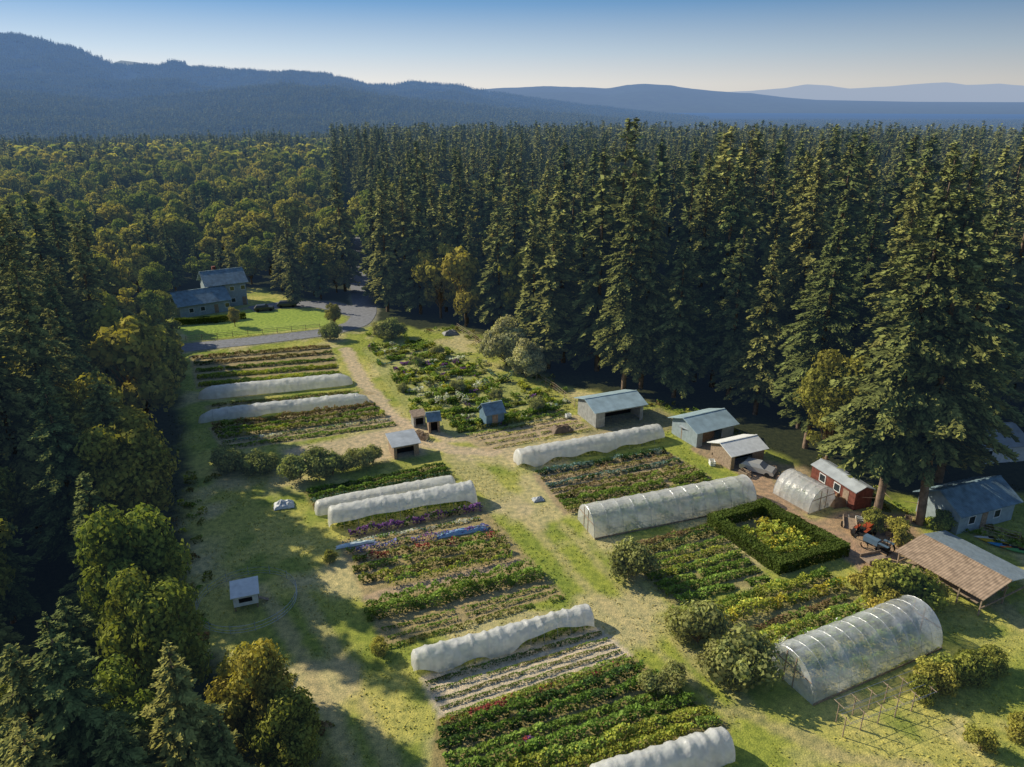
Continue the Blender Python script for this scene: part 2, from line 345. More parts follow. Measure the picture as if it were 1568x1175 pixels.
paint_poly(PX((310,622),(550,596),(575,603),(330,640)),S1,.7)
bed('vegetable_bed',block((325,622),(540,600),(330,630),(550,604),[(.9,.4,['g','ol']),(.9,.4,['mg','g'])]))
paint_poly(PX((320,655),(575,616),(612,652),(345,692)),(.38,.29,.17),.85)
bed('vegetable_bed',block((325,657),(575,622),(345,686),(605,650),[(1.6,.9,['ol','br','g']),(1.2,.6,['ol','g']),(1.4,.7,['ol','mg','yg']),(1.0,.3,['wh','g','bl'],.5),(1.2,.35,['lg','g'],.6)]))
GP=PX((552,532),(640,517),(700,535),(780,580),(872,622),(800,650),(700,672),(625,635))
paint_poly(GP,(.34,.34,.11),.8,1)
a=unit((W(905,960)-W(632,1037))[None])[0]; pa=np.array([-a[1],a[0]])
rows=[]
gx=[p[0] for p in GP]; gy=[p[1] for p in GP]
for i in range(640):
    x=rng.uniform(min(gx),max(gx)); y=rng.uniform(min(gy),max(gy))
    if sdpoly(np.array([x]),np.array([y]),GP)[0]<1.0: continue
    L=rng.uniform(.6,3.5); dd=a[:2] if rng.random()<.75 else pa
    c=random.choice([['g','mg'],['lg','mg'],['ol','lg'],['yg','lg'],['dg','g'],['mg','lg'],['ol','yg'],['lg','wh','g','mg'],['lg','mg'],['bl','g'],['mg'],['lg'],['yg'],['ye','yg','lg'],['pu','g'],['wh','lg']])
    rows.append(((x,y),(x+dd[0]*L,y+dd[1]*L),rng.uniform(.7,1.6),rng.choice([.4,.6,.9,1.5],p=[.4,.3,.22,.08]),c,.8,.3,0))
bed('community_garden_plants',rows)
paint_poly(PX((700,668),(880,638),(905,655),(745,692)),(.44,.33,.20),.85)
bed('seedling_bed',block((715,668),(875,640),(755,688),(905,658),[(.7,.35,['lg','ol'],.7),(.6,.3,['yg','ol'],.5),(.7,.35,['lg','ol'],.6),(.6,.3,['ol','yg'],.5)]))
bed('vegetable_bed',block((690,655),(860,628),(700,662),(868,634),[(1.2,.9,['dg','g']),(1,.6,['g','ol'])]))
paint_poly(PX((465,752),(680,710),(700,738),(480,782)),(.24,.20,.09),.8)
bed('vegetable_bed',block((470,756),(680,714),(480,778),(695,732),[(1.1,.6,['dg','g']),(1.1,.6,['mg','g']),(1.1,.5,['dg','bl']),(1,.4,['ol','br'])]))
paint_poly(PX((515,828),(740,775),(860,912),(590,990)),(.36,.27,.14),.88)
bed('flower_bed',[rowpx(535,822,738,780,1.0,.9,['pu','dg','pu','pu'],1.2),rowpx(525,835,735,795,.7,.35,['bl','wh','g'],.9),rowpx(530,847,750,808,.9,.6,['pu','bb','g','g','pk']),
 rowpx(540,860,765,819,1.0,.7,['g','re','ol','mg']),rowpx(540,874,775,830,1.1,.7,['g','mg','ol'])])
bed('vegetable_bed',[rowpx(550,891,780,843,1.2,.8,['mg','ol','yg']),rowpx(590,899,785,855,.8,1.0,['g','yg']),
 rowpx(560,946,830,882,1.8,1.15,['lg','mg','lg'],1.1),rowpx(560,932,815,871,1.0,1.2,['lg','g']),rowpx(585,966,845,897,.5,.3,['g'],.9),rowpx(590,978,852,905,.5,.3,['mg','g'],.9),rowpx(595,992,862,915,.7,.4,['ol','g'],.9)])
paint_poly(PX((553,912),(790,855),(800,865),(560,926)),(.44,.32,.21),.9)
paint_poly(PX((645,1036),(915,960),(968,1004),(672,1100)),(.62,.50,.36),.97)
bed('salad_bed',block((652,1048),(922,970),(682,1099),(960,1007),[(.55,.35,['ol','dg','g'],1.8,.2),(.36,.25,['g','ol'],2.6,.2),(.36,.25,['g','ol'],2.6,.2),(.38,.25,['mg','ol'],2.6,.2),(.5,.3,['mg','yg'],2.2,.2)]))
paint_poly(PX((668,1102),(968,1005),(1120,1110),(1100,1178),(660,1185)),(.28,.22,.10),.9)
bed('vegetable_bed',[rowpx(675,1110,970,1014,.8,.5,['yg','lg','re','ol'],1.1),rowpx(672,1126,985,1025,1.1,.9,['dg','g'],1.2),rowpx(670,1146,1010,1039,1.1,.9,['dg','g','g'],1.2),
 rowpx(680,1165,1040,1055,.9,.5,['mg','lg'],1,.3,.3),rowpx(690,1186,1060,1071,1.3,.8,['mg','g'],1.1),rowpx(760,1187,1085,1089,1.4,.7,['yg','lg'],1.1),rowpx(845,1182,1100,1104,1.2,.6,['yg','mg']),rowpx(785,1150,822,1138,1.0,.6,['re','pu','g'],1.2)])
paint_poly(PX((815,725),(1015,688),(1095,735),(862,790)),(.38,.28,.17),.88)
bed('vegetable_bed',block((822,727),(1018,692),(868,785),(1092,738),[(1.3,.7,['dg','bl'],1.2),(.8,.5,['br','ol'],.8),(1.0,.5,['bl','dg']),(.8,.5,['g','ol','br']),(1.1,.8,['mg','ol']),(1.7,.9,['lg','mg'],1.1),(1.0,.6,['g','ol'])]))
paint_poly(PX((940,838),(1088,800),(1182,888),(1030,930)),(.30,.25,.11),.85)
bed('vegetable_bed',block((945,845),(1085,806),(1030,922),(1175,886),[(.9,.5,['br','ol','g'],.9),(1.0,.7,['ol','dg']),(.9,.5,['lg','mg']),(1.0,.6,['yg','mg']),(1.2,.6,['lg','mg','yg']),(1.2,.5,['lg','g']),(1.2,.6,['mg','lg']),(1.2,.5,['mg','g'])]))
paint_poly(PX((1080,940),(1270,880),(1345,940),(1160,1005)),(.30,.25,.11),.85)
bed('flower_bed',[rowpx(1085,940,1265,882,1.5,1.1,['mg','yg','g']),rowpx(1090,957,1290,898,1.3,1.1,['lg','yg','ye','g']),rowpx(1150,968,1300,915,.8,.6,['br','g']),rowpx(1150,986,1325,929,1.4,.9,['lg','yg','mg','mg']),rowpx(1160,1004,1345,944,1.5,1.0,['yg','wh','g','lg','mg','ye'])])
def hedge(name,pts,w,h,closed=True):
    Vs=[];Fs=[];Cs=[];o=0
    n=len(pts)
    for i in range(n if closed else n-1):
        a0=np.array(pts[i]);b0=np.array(pts[(i+1)%n]); L=np.hypot(*(b0-a0)); d=(b0-a0)/L; nn=np.array([-d[1],d[0]]); m=int(L*800)
        t=rng.random(m)*(L+w)-w/2; top=rng.random(m)<.4; sd=np.where(rng.random(m)<.5,-1,1)
        y=np.where(top,(rng.random(m)-.5)*w,sd*w/2)*(.9+.2*vn(t,t*0,1.2,i+9)); hh=h*(.92+.16*vn(t,t*0,1.5,i)); z=np.where(top,hh,rng.random(m)*hh); P=a0+d*t[:,None]+nn*(y+rn(m)*.06)[:,None]
        C=np.column_stack([P,z+rn(m)*.06]); Nn=np.where(top[:,None],np.array([0,0,1.]),np.column_stack([nn*sd[:,None],np.zeros(m)]))+rng.normal(0,.4,(m,3))
        D=np.cross(Nn,rng.normal(0,1,(m,3))); l=.2*(.6+.8*rng.random(m)); V,F=leaves(C,D,Nn,l,l*.7)
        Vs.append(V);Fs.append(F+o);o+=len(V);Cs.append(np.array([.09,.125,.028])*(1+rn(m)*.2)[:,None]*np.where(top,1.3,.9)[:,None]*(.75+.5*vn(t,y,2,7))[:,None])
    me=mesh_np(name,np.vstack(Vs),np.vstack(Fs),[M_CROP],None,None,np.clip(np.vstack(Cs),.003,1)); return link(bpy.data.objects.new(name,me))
HG=PX((1095,806),(1168,784),(1285,848),(1192,874))
paint_poly(HG,(.24,.21,.08),.9)
hedge('box_hedge',HG,1.3,1.3)
hc=np.mean(np.array(HG),0); inner=[tuple(hc+(np.array(p)-hc)*.66) for p in HG]
rows=[]
for i in range(60):
    s,t=rng.random(2); h0=[np.array(p) for p in inner]; q=(h0[0]*(1-s)+h0[1]*s)*(1-t)+(h0[3]*(1-s)+h0[2]*s)*t
    L=rng.uniform(.6,2); rows.append((q,q+a[:2]*L,rng.uniform(.6,1.2),rng.uniform(.4,1.1),random.choice([['yg','ye','mg'],['lg','yg'],['yg'],['ye','lg']]),.9,.25,0))
bed('herb_garden_plants',rows)
hedge('garden_hedge',PX((272,498),(330,494),(372,488)),1.2,1.3,False)
rows=[]
for line,n_ in ((PX((290,720),(300,850),(300,990),(420,1050),(480,1170)),60),(PX((880,625),(1000,618),(1080,640),(1180,700)),50),(PX((560,515),(700,505),(760,545),(860,600)),70),(PX((1240,700),(1320,760),(1420,800),(1560,830)),50),(PX((1020,935),(1060,960),(1140,1030)),20)):
    ln=np.array(line)
    for i in range(n_):
        k=rng.integers(len(ln)-1); t=rng.random(); q=ln[k]*(1-t)+ln[k+1]*t+rn(2,.9); ang=rng.random()*6.28; L=rng.uniform(.4,1.6)
        rows.append((q,q+np.array([math.cos(ang),math.sin(ang)])*L,rng.uniform(.5,1.2),rng.uniform(.3,1.0),random.choice([['ol','g'],['yg','ol'],['mg','g'],['br','ol']]),.7,.26,0))
bed('weeds',rows)
# ---------------------------------------------------------------- finish ground mesh
dR=np.minimum(dseg(Xf,Yf,ROAD),dseg(Xf,Yf,DRIVE)); G=lerp(G,(.26,.24,.16),.8*sm((3.9-dR+edge*.5)/1.2))
YARD=PX((265,492),(380,474),(495,474),(508,500),(290,522))
paint_poly(YARD,(.28,.36,.065),.9,.6)
idx=np.arange(ny*nx).reshape(ny,nx); F=np.stack([idx[:-1,:-1],idx[:-1,1:],idx[1:,1:],idx[1:,:-1]],-1).reshape(-1,4)
Z=np.zeros_like(Xf)+ (n2-.5)*.10*np.where(np.hypot(Xf,Yf)<220,1,0)-.02+terrain(Xf,Yf)
Z=np.where(dR<5,-.01,Z)
gm,nt,N,Lk=newmat('ground_soil_grass')
at=N.new('ShaderNodeAttribute'); at.attribute_name='Col'
c=mixc(nt,1.0,at.outputs['Color'],ramp(nt,noise(nt,1.6,8),.3,.72,(.62,.69,.72),(1.35,1.30,1.22)),'MULTIPLY')
c=mixc(nt,1.0,c,ramp(nt,noise(nt,9,4),.3,.7,(.68,.73,.76),(1.35,1.31,1.24)),'MULTIPLY')
p=N.new('ShaderNodeBsdfDiffuse'); Lk.new(c,p.inputs[0]); b=N.new('ShaderNodeBump'); b.inputs['Strength'].default_value=.8; b.inputs['Distance'].default_value=.08
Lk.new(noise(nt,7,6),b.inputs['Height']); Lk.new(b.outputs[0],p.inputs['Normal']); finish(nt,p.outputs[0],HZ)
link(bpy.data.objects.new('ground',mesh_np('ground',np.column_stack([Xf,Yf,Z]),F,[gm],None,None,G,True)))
n=100000; gx=rng.uniform(-68,72,n); gy=rng.uniform(28,150,n); 
ix=np.clip(np.searchsorted(xs,gx),0,nx-1); iy=np.clip(np.searchsorted(ys,gy),0,ny-1); gc=G.reshape(ny,nx,3)[iy,ix]
k=(gc[:,1]>gc[:,0]*.85)&(sdpoly(gx,gy,CLEAR)>-2)&(fbm(gx,gy,5,31,3)>.42); gx,gy,gc=gx[k],gy[k],gc[k]; n=len(gx)
D=np.column_stack([rn(n),rn(n),np.full(n,.6)]); l=.18*(.5+rng.random(n)); C=np.column_stack([gx,gy,np.full(n,.05)])
Nn=np.column_stack([rn(n)*.3,rn(n)*.3,np.ones(n)]); V,F=leaves(C,D,Nn,l,l*.7)
link(bpy.data.objects.new('grass',mesh_np('grass',V,F,[M_CROP],None,None,np.clip(gc*(1.12+rn(n)*.22)[:,None],.003,1))))
def strip(name,pts,off0,off1,z,mat):
    P=np.array(pts,float); Q=[]
    for i in range(len(P)-1):
        for t in np.linspace(0,1,8,endpoint=False): Q.append(P[i]*(1-t)+P[i+1]*t)
    Q.append(P[-1]); Q=np.array(Q)
    for _ in range(6): Q[1:-1]=(Q[:-2]+Q[1:-1]*2+Q[2:])/4
    T=unit(np.gradient(Q,axis=0)); Nn=np.column_stack([-T[:,1],T[:,0]])
    A=Q+Nn*off0;B=Q+Nn*off1; V=np.vstack([np.column_stack([A,np.full(len(A),z)]),np.column_stack([B,np.full(len(B),z)])]); m=len(A)
    F=np.array([[i,i+1,m+i+1,m+i] for i in range(m-1)]); return link(bpy.data.objects.new(name,mesh_np(name,V,F,[mat])))
strip('road',ROAD,-2.7,2.7,.05,M_ASPH)
strip('driveway',DRIVE,-3.0,3.0,.044,M_ASPH)
# ---------------------------------------------------------------- object builder
class Ob:
    def __init__(s,name,x,y,rz=0):
        s.e=bpy.data.objects.new(name,None); s.e.location=(x,y,0); s.e.rotation_euler=(0,0,rz); s.e.empty_display_size=.5; link(s.e)
    def part(s,name,geo,mat,smooth=False):
        V=[];F=[];o=0
        for v,f in (geo if isinstance(geo,list) else [geo]):
            V+= [tuple(map(float,q)) for q in v]; F+=[tuple(int(i)+o for i in q) for q in f]; o+=len(v)
        me=bpy.data.meshes.new(name); me.from_pydata(V,[],F); me.materials.append(mat); me.update()
        if smooth: me.polygons.foreach_set('use_smooth',[True]*len(me.polygons))
        ob=link(bpy.data.objects.new(name,me)); ob.parent=s.e; return ob
def box(x0,x1,y0,y1,z0,z1):
    v=[(x0,y0,z0),(x1,y0,z0),(x1,y1,z0),(x0,y1,z0),(x0,y0,z1),(x1,y0,z1),(x1,y1,z1),(x0,y1,z1)]
    return v,[(3,2,1,0),(4,5,6,7),(0,1,5,4),(1,2,6,5),(2,3,7,6),(3,0,4,7)]
def slab(quad,th):
    q=[np.array(p,float) for p in quad]; n=np.cross(q[1]-q[0],q[3]-q[0]); n=n/np.linalg.norm(n)
    if n[2]<0: n=-n
    v=q+[p+n*th for p in q]; return v,[(3,2,1,0),(4,5,6,7),(0,1,5,4),(1,2,6,5),(2,3,7,6),(3,0,4,7)]
def frame(pa,pb):
    A=W(*pa)[:2];B=W(*pb)[:2]; d=B-A; return A,math.atan2(d[1],d[0]),float(np.hypot(*d))
def gable(name,pa,pb,depth,wh,rh,wall,roof,ov=.4,openf=None,wins=(),door=None,shed=False,roof2=None,L=None,posts=False,into=None,chim=None):
    A,rz,L0=frame(pa,pb); L=L or L0; D=depth
    if into is None: o=Ob(name,A[0],A[1],rz)
    else:
        o=Ob(name,0,0,0); pe=into.e; c,s=math.cos(-pe.rotation_euler[2]),math.sin(-pe.rotation_euler[2]); dx,dy=A[0]-pe.location.x,A[1]-pe.location.y
        o.e.parent=pe; o.e.location=(c*dx-s*dy,s*dx+c*dy,0); o.e.rotation_euler=(0,0,rz-pe.rotation_euler[2])
    th=.12
    w=[]
    if not posts:
        if openf:
            w+= [box(0,openf[0],0,th,0,wh),box(openf[1],L,0,th,0,wh),box(openf[0],openf[1],0,th,wh*.82,wh)] 
        else: w.append(box(0,L,0,th,0,wh))
        w+=[box(0,L,D-th,D,0,wh),box(0,th,th+.002,D-th-.002,0,wh),box(L-th,L,th+.002,D-th-.002,0,wh)]
        for x0,x1 in ((0,th),(L-th,L)):
            if shed: w.append(([(x0,0,wh),(x0,D,wh),(x0,D,wh+rh),(x1,0,wh),(x1,D,wh),(x1,D,wh+rh)],[(0,1,2),(5,4,3),(0,3,4,1),(1,4,5,2),(2,5,3,0)]))
            else: w.append(([(x0,0,wh),(x0,D,wh),(x0,D/2,wh+rh),(x1,0,wh),(x1,D,wh),(x1,D/2,wh+rh)],[(0,1,2),(5,4,3),(0,3,4,1),(1,4,5,2),(2,5,3,0)]))
        if shed: w.append(box(0.01,L-.01,D-th,D,wh+.002,wh+rh))
    else:
        k=max(3,int(L/1.8)+1)
        for i in range(k):
            x=i*L/(k-1)
            for y in (0.05,D-.05): w.append(box(x-.06,x+.06,y-.06,y+.06,0,wh))
        w+=[box(-.05,L+.05,-.02,.12,wh-.15,wh-.003),box(-.05,L+.05,D-.12,D+.02,wh-.15,wh-.003)]
        for x in (0,L): w.append(box(x-.06,x+.06,D/2-.06,D/2+.06,0,wh+rh-.05))
        for x in (0,L): w.append(box(x-.05,x+.05,.15,D-.15,.7,.85))
        o.part('benches',[box(.6,L-.6,y,y+1.1,.75,.82) for y in (.6,2.6,4.6)],M_WOOD)
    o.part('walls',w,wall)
    if openf: o.part('shade_panel',[box(.2,L-.2,D*.55,D*.6,0.02,wh-.1)],M_DARK)  # near-black sheet standing in for the shade behind the opening
    if shed: o.part('roof',[slab([(-ov,-ov,wh+.02-ov*rh/D),(L+ov,-ov,wh+.02-ov*rh/D),(L+ov,D+ov,wh+rh+ov*rh/D+.02),(-ov,D+ov,wh+rh+ov*rh/D+.02)],.09)],roof)
    else:
        e=wh-ov*rh/(D/2)+.02; 
        o.part('roof_front',[slab([(-ov,-ov,e),(L+ov,-ov,e),(L+ov,D/2-.01,wh+rh+.02),(-ov,D/2-.01,wh+rh+.02)],.09)],roof)
        o.part('roof_back',[slab([(-ov,D/2+.01,wh+rh+.02),(L+ov,D/2+.01,wh+rh+.02),(L+ov,D+ov,e),(-ov,D+ov,e)],.09)],roof2 or roof)
        o.part('ridge_cap',[box(-ov,L+ov,D/2-.12,D/2+.12,wh+rh+.10,wh+rh+.15)],roof)
        if chim: o.part('chimney',[box(chim-.4,chim+.4,D*.6,D*.6+.8,wh,wh+rh+.8)],M_RED)
    if wins:
        o.part('windows',[box(x-.45,x+.45,-.03,-.004,z,z+.9) for x,z in wins],M_GLASS)
        o.part('window_trim',[g for x,z in wins for g in (box(x-.55,x-.452,-.05,-.004,z-.1,z+1),box(x+.452,x+.55,-.05,-.004,z-.1,z+1),box(x-.45,x+.45,-.05,-.004,z+.902,z+1),box(x-.45,x+.45,-.05,-.004,z-.1,z-.002))],M_WALLW)
    if door is not None: o.part('door',[box(door-.45,door+.45,-.04,-.004,0.02,2.0)],M_WOOD)
    return o
# ---------------------------------------------------------------- tunnels and hoop houses
def tunnel(name,pa,pb,w,h,bays,sag=.06,lift=.15,mat=None,taper=1.2,closed=False,wr=.03,ribs=True,bend=0):
    A=W(*pa)[:2];B=W(*pb)[:2]; m=(A+B)/2; d=B-A; L=float(np.hypot(*d)); o=Ob(name,m[0],m[1],math.atan2(d[1],d[0]))
    ns=bays*10+1; ntt=29; s=np.linspace(0,1,ns); sd=rng.integers(900)
    S,T=np.meshgrid(s,np.linspace(0,1,ntt),indexing='ij')
    side=np.where(T<.5,0,1)
    liftv=lift*np.maximum(0,vn(S*L/2.6,side*37.0+sd,1.0)-.30)*1.6
    th=np.where(T<.5,liftv+(math.pi/2-liftv)*(T/.5),math.pi/2+(math.pi/2-liftv)*((T-.5)/.5))
    bf=np.sin(np.pi*((S*bays)%1.0))**.8; k=1-sag*bf*(.3+1.3*vn(S*bays,T*2,1.0,sd%50))
    k=k+wr*(fbm(S*L*2.0,T*9,1.2,sd%40,3)-.5)*2+wr*.6*(vn(S*L*4,T*1.5,1.0,sd%33)-.5)
    Yv=-np.cos(th)*w/2*k; Zv=h*np.sin(th)**.85*k+ .02
    Xv=(S-.5)*L
    if taper>0:
        de=np.minimum(S,1-S)*L; e=np.clip(de/taper,0.0,1); e=.12+.88*np.sqrt(e*(2-e)); Zv=Zv*e; Yv=Yv*(.25+.75*e)
    Yv=Yv+bend*np.sin(S*math.pi*1.5+.3)+.3*(vn(S*L/5,S*0,1,sd%30)-.5)*(0 if closed else 1)
    V=np.stack([Xv,Yv,Zv],-1).reshape(-1,3); id_=np.arange(ns*ntt).reshape(ns,ntt)
    F=np.stack([id_[:-1,:-1],id_[1:,:-1],id_[1:,1:],id_[:-1,1:]],-1).reshape(-1,4)
    me=mesh_np('cover',V,F,[mat],smooth=True); ob=link(bpy.data.objects.new('cover',me)); ob.parent=o.e
    if ribs:
        g=[]
        f=.995 if closed else .94
        for i in range(bays+1):
            x=(i/bays-.5)*L
            if taper>0 and i in (0,bays): continue
            an=np.linspace(0,math.pi,13); pts=[(x,-math.cos(q)*w/2*f+bend*math.sin(i/bays*math.pi*1.5+.3),h*max(0,math.sin(q))**.85*f+.02) for q in an]
            for q in range(12): g.append(tube_np(pts[q],pts[q+1],.025,.025,4))
        o.part('hoops',g,M_PIPE)
        if closed:
            o.part('purlin',[tube_np((-L/2,0,h-.1),(L/2,0,h-.1),.03,.03,4)],M_PIPE)
            o.part('base_boards',[box(-L/2,L/2,-w/2-.06,-w/2-.02,0,.2),box(-L/2,L/2,w/2+.02,w/2+.06,0,.2)],M_WOOD)
    q=math.atan2(d[1],d[0])
    if closed:
        for nm,x in (('end_wall',-L/2),('end_wall',L/2)):
            an=np.linspace(0,math.pi,17); arc=[(x,-math.cos(q_)*w/2*.99,h*max(0,math.sin(q_))**.85*.99) for q_ in an]
            o.part(nm,(arc,[tuple(range(17))]),mat)
            sx=.03 if x>0 else -.03
            o.part('end_frame',[box(x+min(0,sx)-.02,x+max(0,sx)+.02,-.55,-.47,0,h*.9),box(x+min(0,sx)-.02,x+max(0,sx)+.02,.47,.55,0,h*.9),box(x+min(0,sx)-.018,x+max(0,sx)+.018,-w*.42,w*.42,h*.55,h*.55+.08)],M_WOOD)
    if closed or lift>.15:
        rw=[]
        for yy in ((-w*.3,0,w*.3) if closed else (-w*.22,w*.22)):
            nn=np.array([-math.sin(q),math.cos(q)])*yy; dd=d/L*.8
            rw.append((A+dd+nn,B-dd+nn,.95,1.5 if closed else .9,['g','mg','lg'],.7,.3,0))
        bed('tunnel_crop',rw)
    return o
tunnel('low_tunnel',(304,609),(540,586),3.2,1.8,11,.03,.05,M_WHITE,3.0,wr=.06)
tunnel('low_tunnel',(304,647),(564,612),2.8,1.6,12,.05,.1,M_WHITE,3.0,bend=.5,wr=.08)
tunnel('caterpillar_tunnel',(790,712),(1012,670),3.3,2.2,11,.035,.35,M_WHITE,.5,wr=.05)
tunnel('caterpillar_tunnel',(482,785),(698,745),2.6,1.6,11,.03,.1,M_WHITE,.6,wr=.05)
tunnel('caterpillar_tunnel',(503,806),(728,764),3.4,2.5,11,.035,.45,M_WHITE,.5,wr=.05)
tunnel('hoop_house',(897,810),(1140,762),4.6,2.9,12,.022,.12,M_POLYW,0,True,wr=.014)
tunnel('greenhouse',(1203,750),(1258,780),4.6,2.9,6,.02,0,M_POLYW,0,True,wr=.01)
tunnel('caterpillar_tunnel',(632,1026),(905,952),2.4,2.0,13,.07,.6,M_WHITE,.35,wr=.07)
tunnel('caterpillar_tunnel',(905,1210),(1115,1148),2.6,2.1,9,.05,.3,M_WHITE,.4,wr=.06)
tunnel('hoop_house',(1206,1046),(1400,965),5.4,3.3,11,.015,.1,M_POLY,0,True,wr=.012)
# ---------------------------------------------------------------- buildings
gable('barn',(912,656),(984,643),5.8,2.7,.9,M_WALLG,M_ROOFT,.5,openf=(1.5,7.6))
gable('equipment_shed',(1066,686),(1122,672),5.5,2.5,1.0,M_WALLB,M_ROOFT,.5,openf=(1,4.5))
gable('lean_to_shed',(1042,672),(1066,682),4.0,1.9,.7,M_WOOD,M_ROOFG,.3,shed=True,openf=(.4,2))
gable('storage_shed',(1118,720),(1168,708),4.2,2.2,.8,M_WOOD,M_WALLW,.4,openf=(.6,3.5))
gable('red_barn',(1240,738),(1306,782),2.6,2.4,.5,M_RED,M_ROOFG,.15,wins=((2,1.1),(4.5,1.1)),door=6)
gable('farm_cottage',(1464,819),(1548,796),5.4,2.7,1.5,M_WALLB,M_ROOFB,.5,wins=((2,1),(6,1)),door=4)
gable('lath_house',(1372,870),(1497,943),7.6,2.0,.7,M_WOOD,M_LATH,.3,roof2=M_POLYB,posts=True)
gable('garden_shed',(745,655),(772,650),2.8,2.1,1.1,M_BLUE,M_ROOFB,.25,door=1.4)
gable('farm_shed',(604,704),(642,697),3.0,1.9,.5,M_WOOD,M_ROOFG,.3,shed=True,openf=(.4,2.8))
gable('tool_kiosk',(657,664),(674,662),1.6,2.1,.8,M_WOOD,M_ROOFB,.25,openf=(.3,1.3))
gable('potting_shed',(634,655),(652,652),1.5,1.7,.3,M_WALLG,M_WOOD,.2,shed=True,openf=(.3,1.5))
gable('house_in_woods',(1490,712),(1568,706),7,2.6,1.4,M_WALLW,M_ROOFG,.5,wins=((2,1),(5,1)))
gable('shed_in_woods',(1500,592),(1545,588),6,2.6,1.2,M_WALLB,M_ROOFT,.5,wins=((2,1),))
h1=gable('farmhouse',(277,488),(352,476),7.0,3.0,2.2,M_WALLB,M_ROOFB,.6,wins=((2.5,1),(5,1),(10.5,1)),door=8)
gable('upper_wing',(322,474),(380,466),7.5,5.8,2.4,M_WALLB,M_ROOFB,.6,wins=((2,1),(5.5,1),(2,3.8),(5.5,3.8),(8,3.8)),door=8,into=h1,chim=3)
cx,cy=W(378,925)[:2]; o=Ob('chicken_coop',cx,cy,.35)
o.part('house',[box(-1.1,1.1,-.9,.9,.5,1.7)],M_WALLW); o.part('roof',[slab([(-1.3,-1.15,1.65),(1.3,-1.15,1.65),(1.3,1.15,2.1),(-1.3,1.15,2.1)],.06)],M_WALLW)
o.part('legs',[box(x-.06,x+.06,y-.06,y+.06,0,.498) for x in (-1,1) for y in (-.8,.8)],M_WOOD); o.part('ramp',[slab([(1.12,-.2,.5),(1.12,.2,.5),(2.0,.2,.02),(2.0,-.2,.02)],.04)],M_WOOD); o.part('door',[box(1.104,1.13,-.25,.25,.6,1.2)],M_DARK); o.part('nest_window',[box(-.6,.6,-.93,-.904,.9,1.35)],M_DARK)
o=Ob('poultry_fence',cx,cy+.3); g=[];gp=[];n=40
for i in range(n):
    a0,a1=i*2*math.pi/n,(i+1)*2*math.pi/n
    for z in (.1,.4,.8): g.append(tube_np((math.cos(a0)*4.6,math.sin(a0)*4.6,z),(math.cos(a1)*4.6,math.sin(a1)*4.6,z),.022,.022,3))
    if i%3==0: gp.append(tube_np((math.cos(a0)*4.6,math.sin(a0)*4.6,0),(math.cos(a0)*4.6,math.sin(a0)*4.6,1.0),.03,.03,4))
o.part('wires',g,M_ROOFG); o.part('posts',gp,M_ROOFG)
for (pa_,pb_) in (((1280,1105),(1400,1058)),((1290,1128),(1420,1080))):
    A,rz,L=frame(pa_,pb_); o=Ob('grape_trellis',A[0],A[1],rz); k=6; g=[]
    for i in range(k):
        x=i*L/(k-1); g+=[tube_np((x,0,0),(x,0,1.9),.05,.045,6),tube_np((x,-.5,1.75),(x,.5,1.75),.035,.035,4)]
    o.part('posts',g,M_WOOD); o.part('wires',[tube_np((0,y,z),(L,y,z),.015,.015,3) for y,z in ((-.45,1.8),(.45,1.8),(0,1.0))],M_PIPE)
def fence(pxs,step=2.5,h=1.2,name='wooden_fence'):
    P=[W(*p)[:2] for p in pxs]; o=Ob(name,0,0); g=[];r=[]
    for i in range(len(P)-1):
        L=np.hypot(*(P[i+1]-P[i])); k=max(1,int(L/step))
        for j in range(k+1):
            q=P[i]+(P[i+1]-P[i])*j/k; g.append(tube_np((q[0],q[1],0),(q[0],q[1],h),.06,.05,5))
        for z in (h*.35,h*.65,h*.92): r.append(tube_np((*P[i],z),(*P[i+1],z),.035,.035,4))
    o.part('posts',g,M_WOOD); o.part('rails',r,M_WOOD)
fence([(285,523),(380,514),(490,504)]); fence([(700,505),(760,545),(850,600),(880,625)],3,1.5,'deer_fence'); fence([(1560,830),(1500,815)],2)
def car(name,u,v,rz,col):
    x,y=W(u,v)[:2]; o=Ob(name,x,y,rz); mt=simple(name+'_paint',col,.35,1,.05,.2,spec=.6)
    prof=[(-2.2,.35),(-2.25,.85),(-2.0,1.0),(-1.6,1.45),(.3,1.5),(1.0,1.02),(2.0,.88),(2.25,.6),(2.2,.35)]
    def ext(pr,w0,w1): 
        v=[(a,-(w0 if b<1.05 else w1),b) for a,b in pr]+[(a,(w0 if b<1.05 else w1),b) for a,b in pr]; m=len(pr)
        return v,[tuple(range(m)),tuple(range(2*m-1,m-1,-1))]+[(i,(i+1)%m,m+(i+1)%m,m+i)[::-1] for i in range(m)]
    o.part('body',[ext(prof,.88,.72)],mt)
    o.part('windows',[ext([(-1.72,1.06),(-1.5,1.38),(.25,1.42),(.78,1.08)],.895,.745)],M_GLASS)
    o.part('wheels',[tube_np((a,s*.72,.33),(a,s*.92,.33),.33,.33,12) for a in (-1.4,1.4) for s in (-1,1)]+[([(a+.33*math.cos(q),s*.92,.33+.33*math.sin(q)) for q in np.linspace(0,6.28,12,endpoint=False)],[tuple(range(12))]) for a in (-1.4,1.4) for s in (-1,1)],M_TYRE)
car('parked_car',405,476,.3,(.04,.05,.06)); car('parked_car',440,470,.2,(.06,.07,.09)); car('parked_car',1160,723,-.6,(.45,.45,.43))
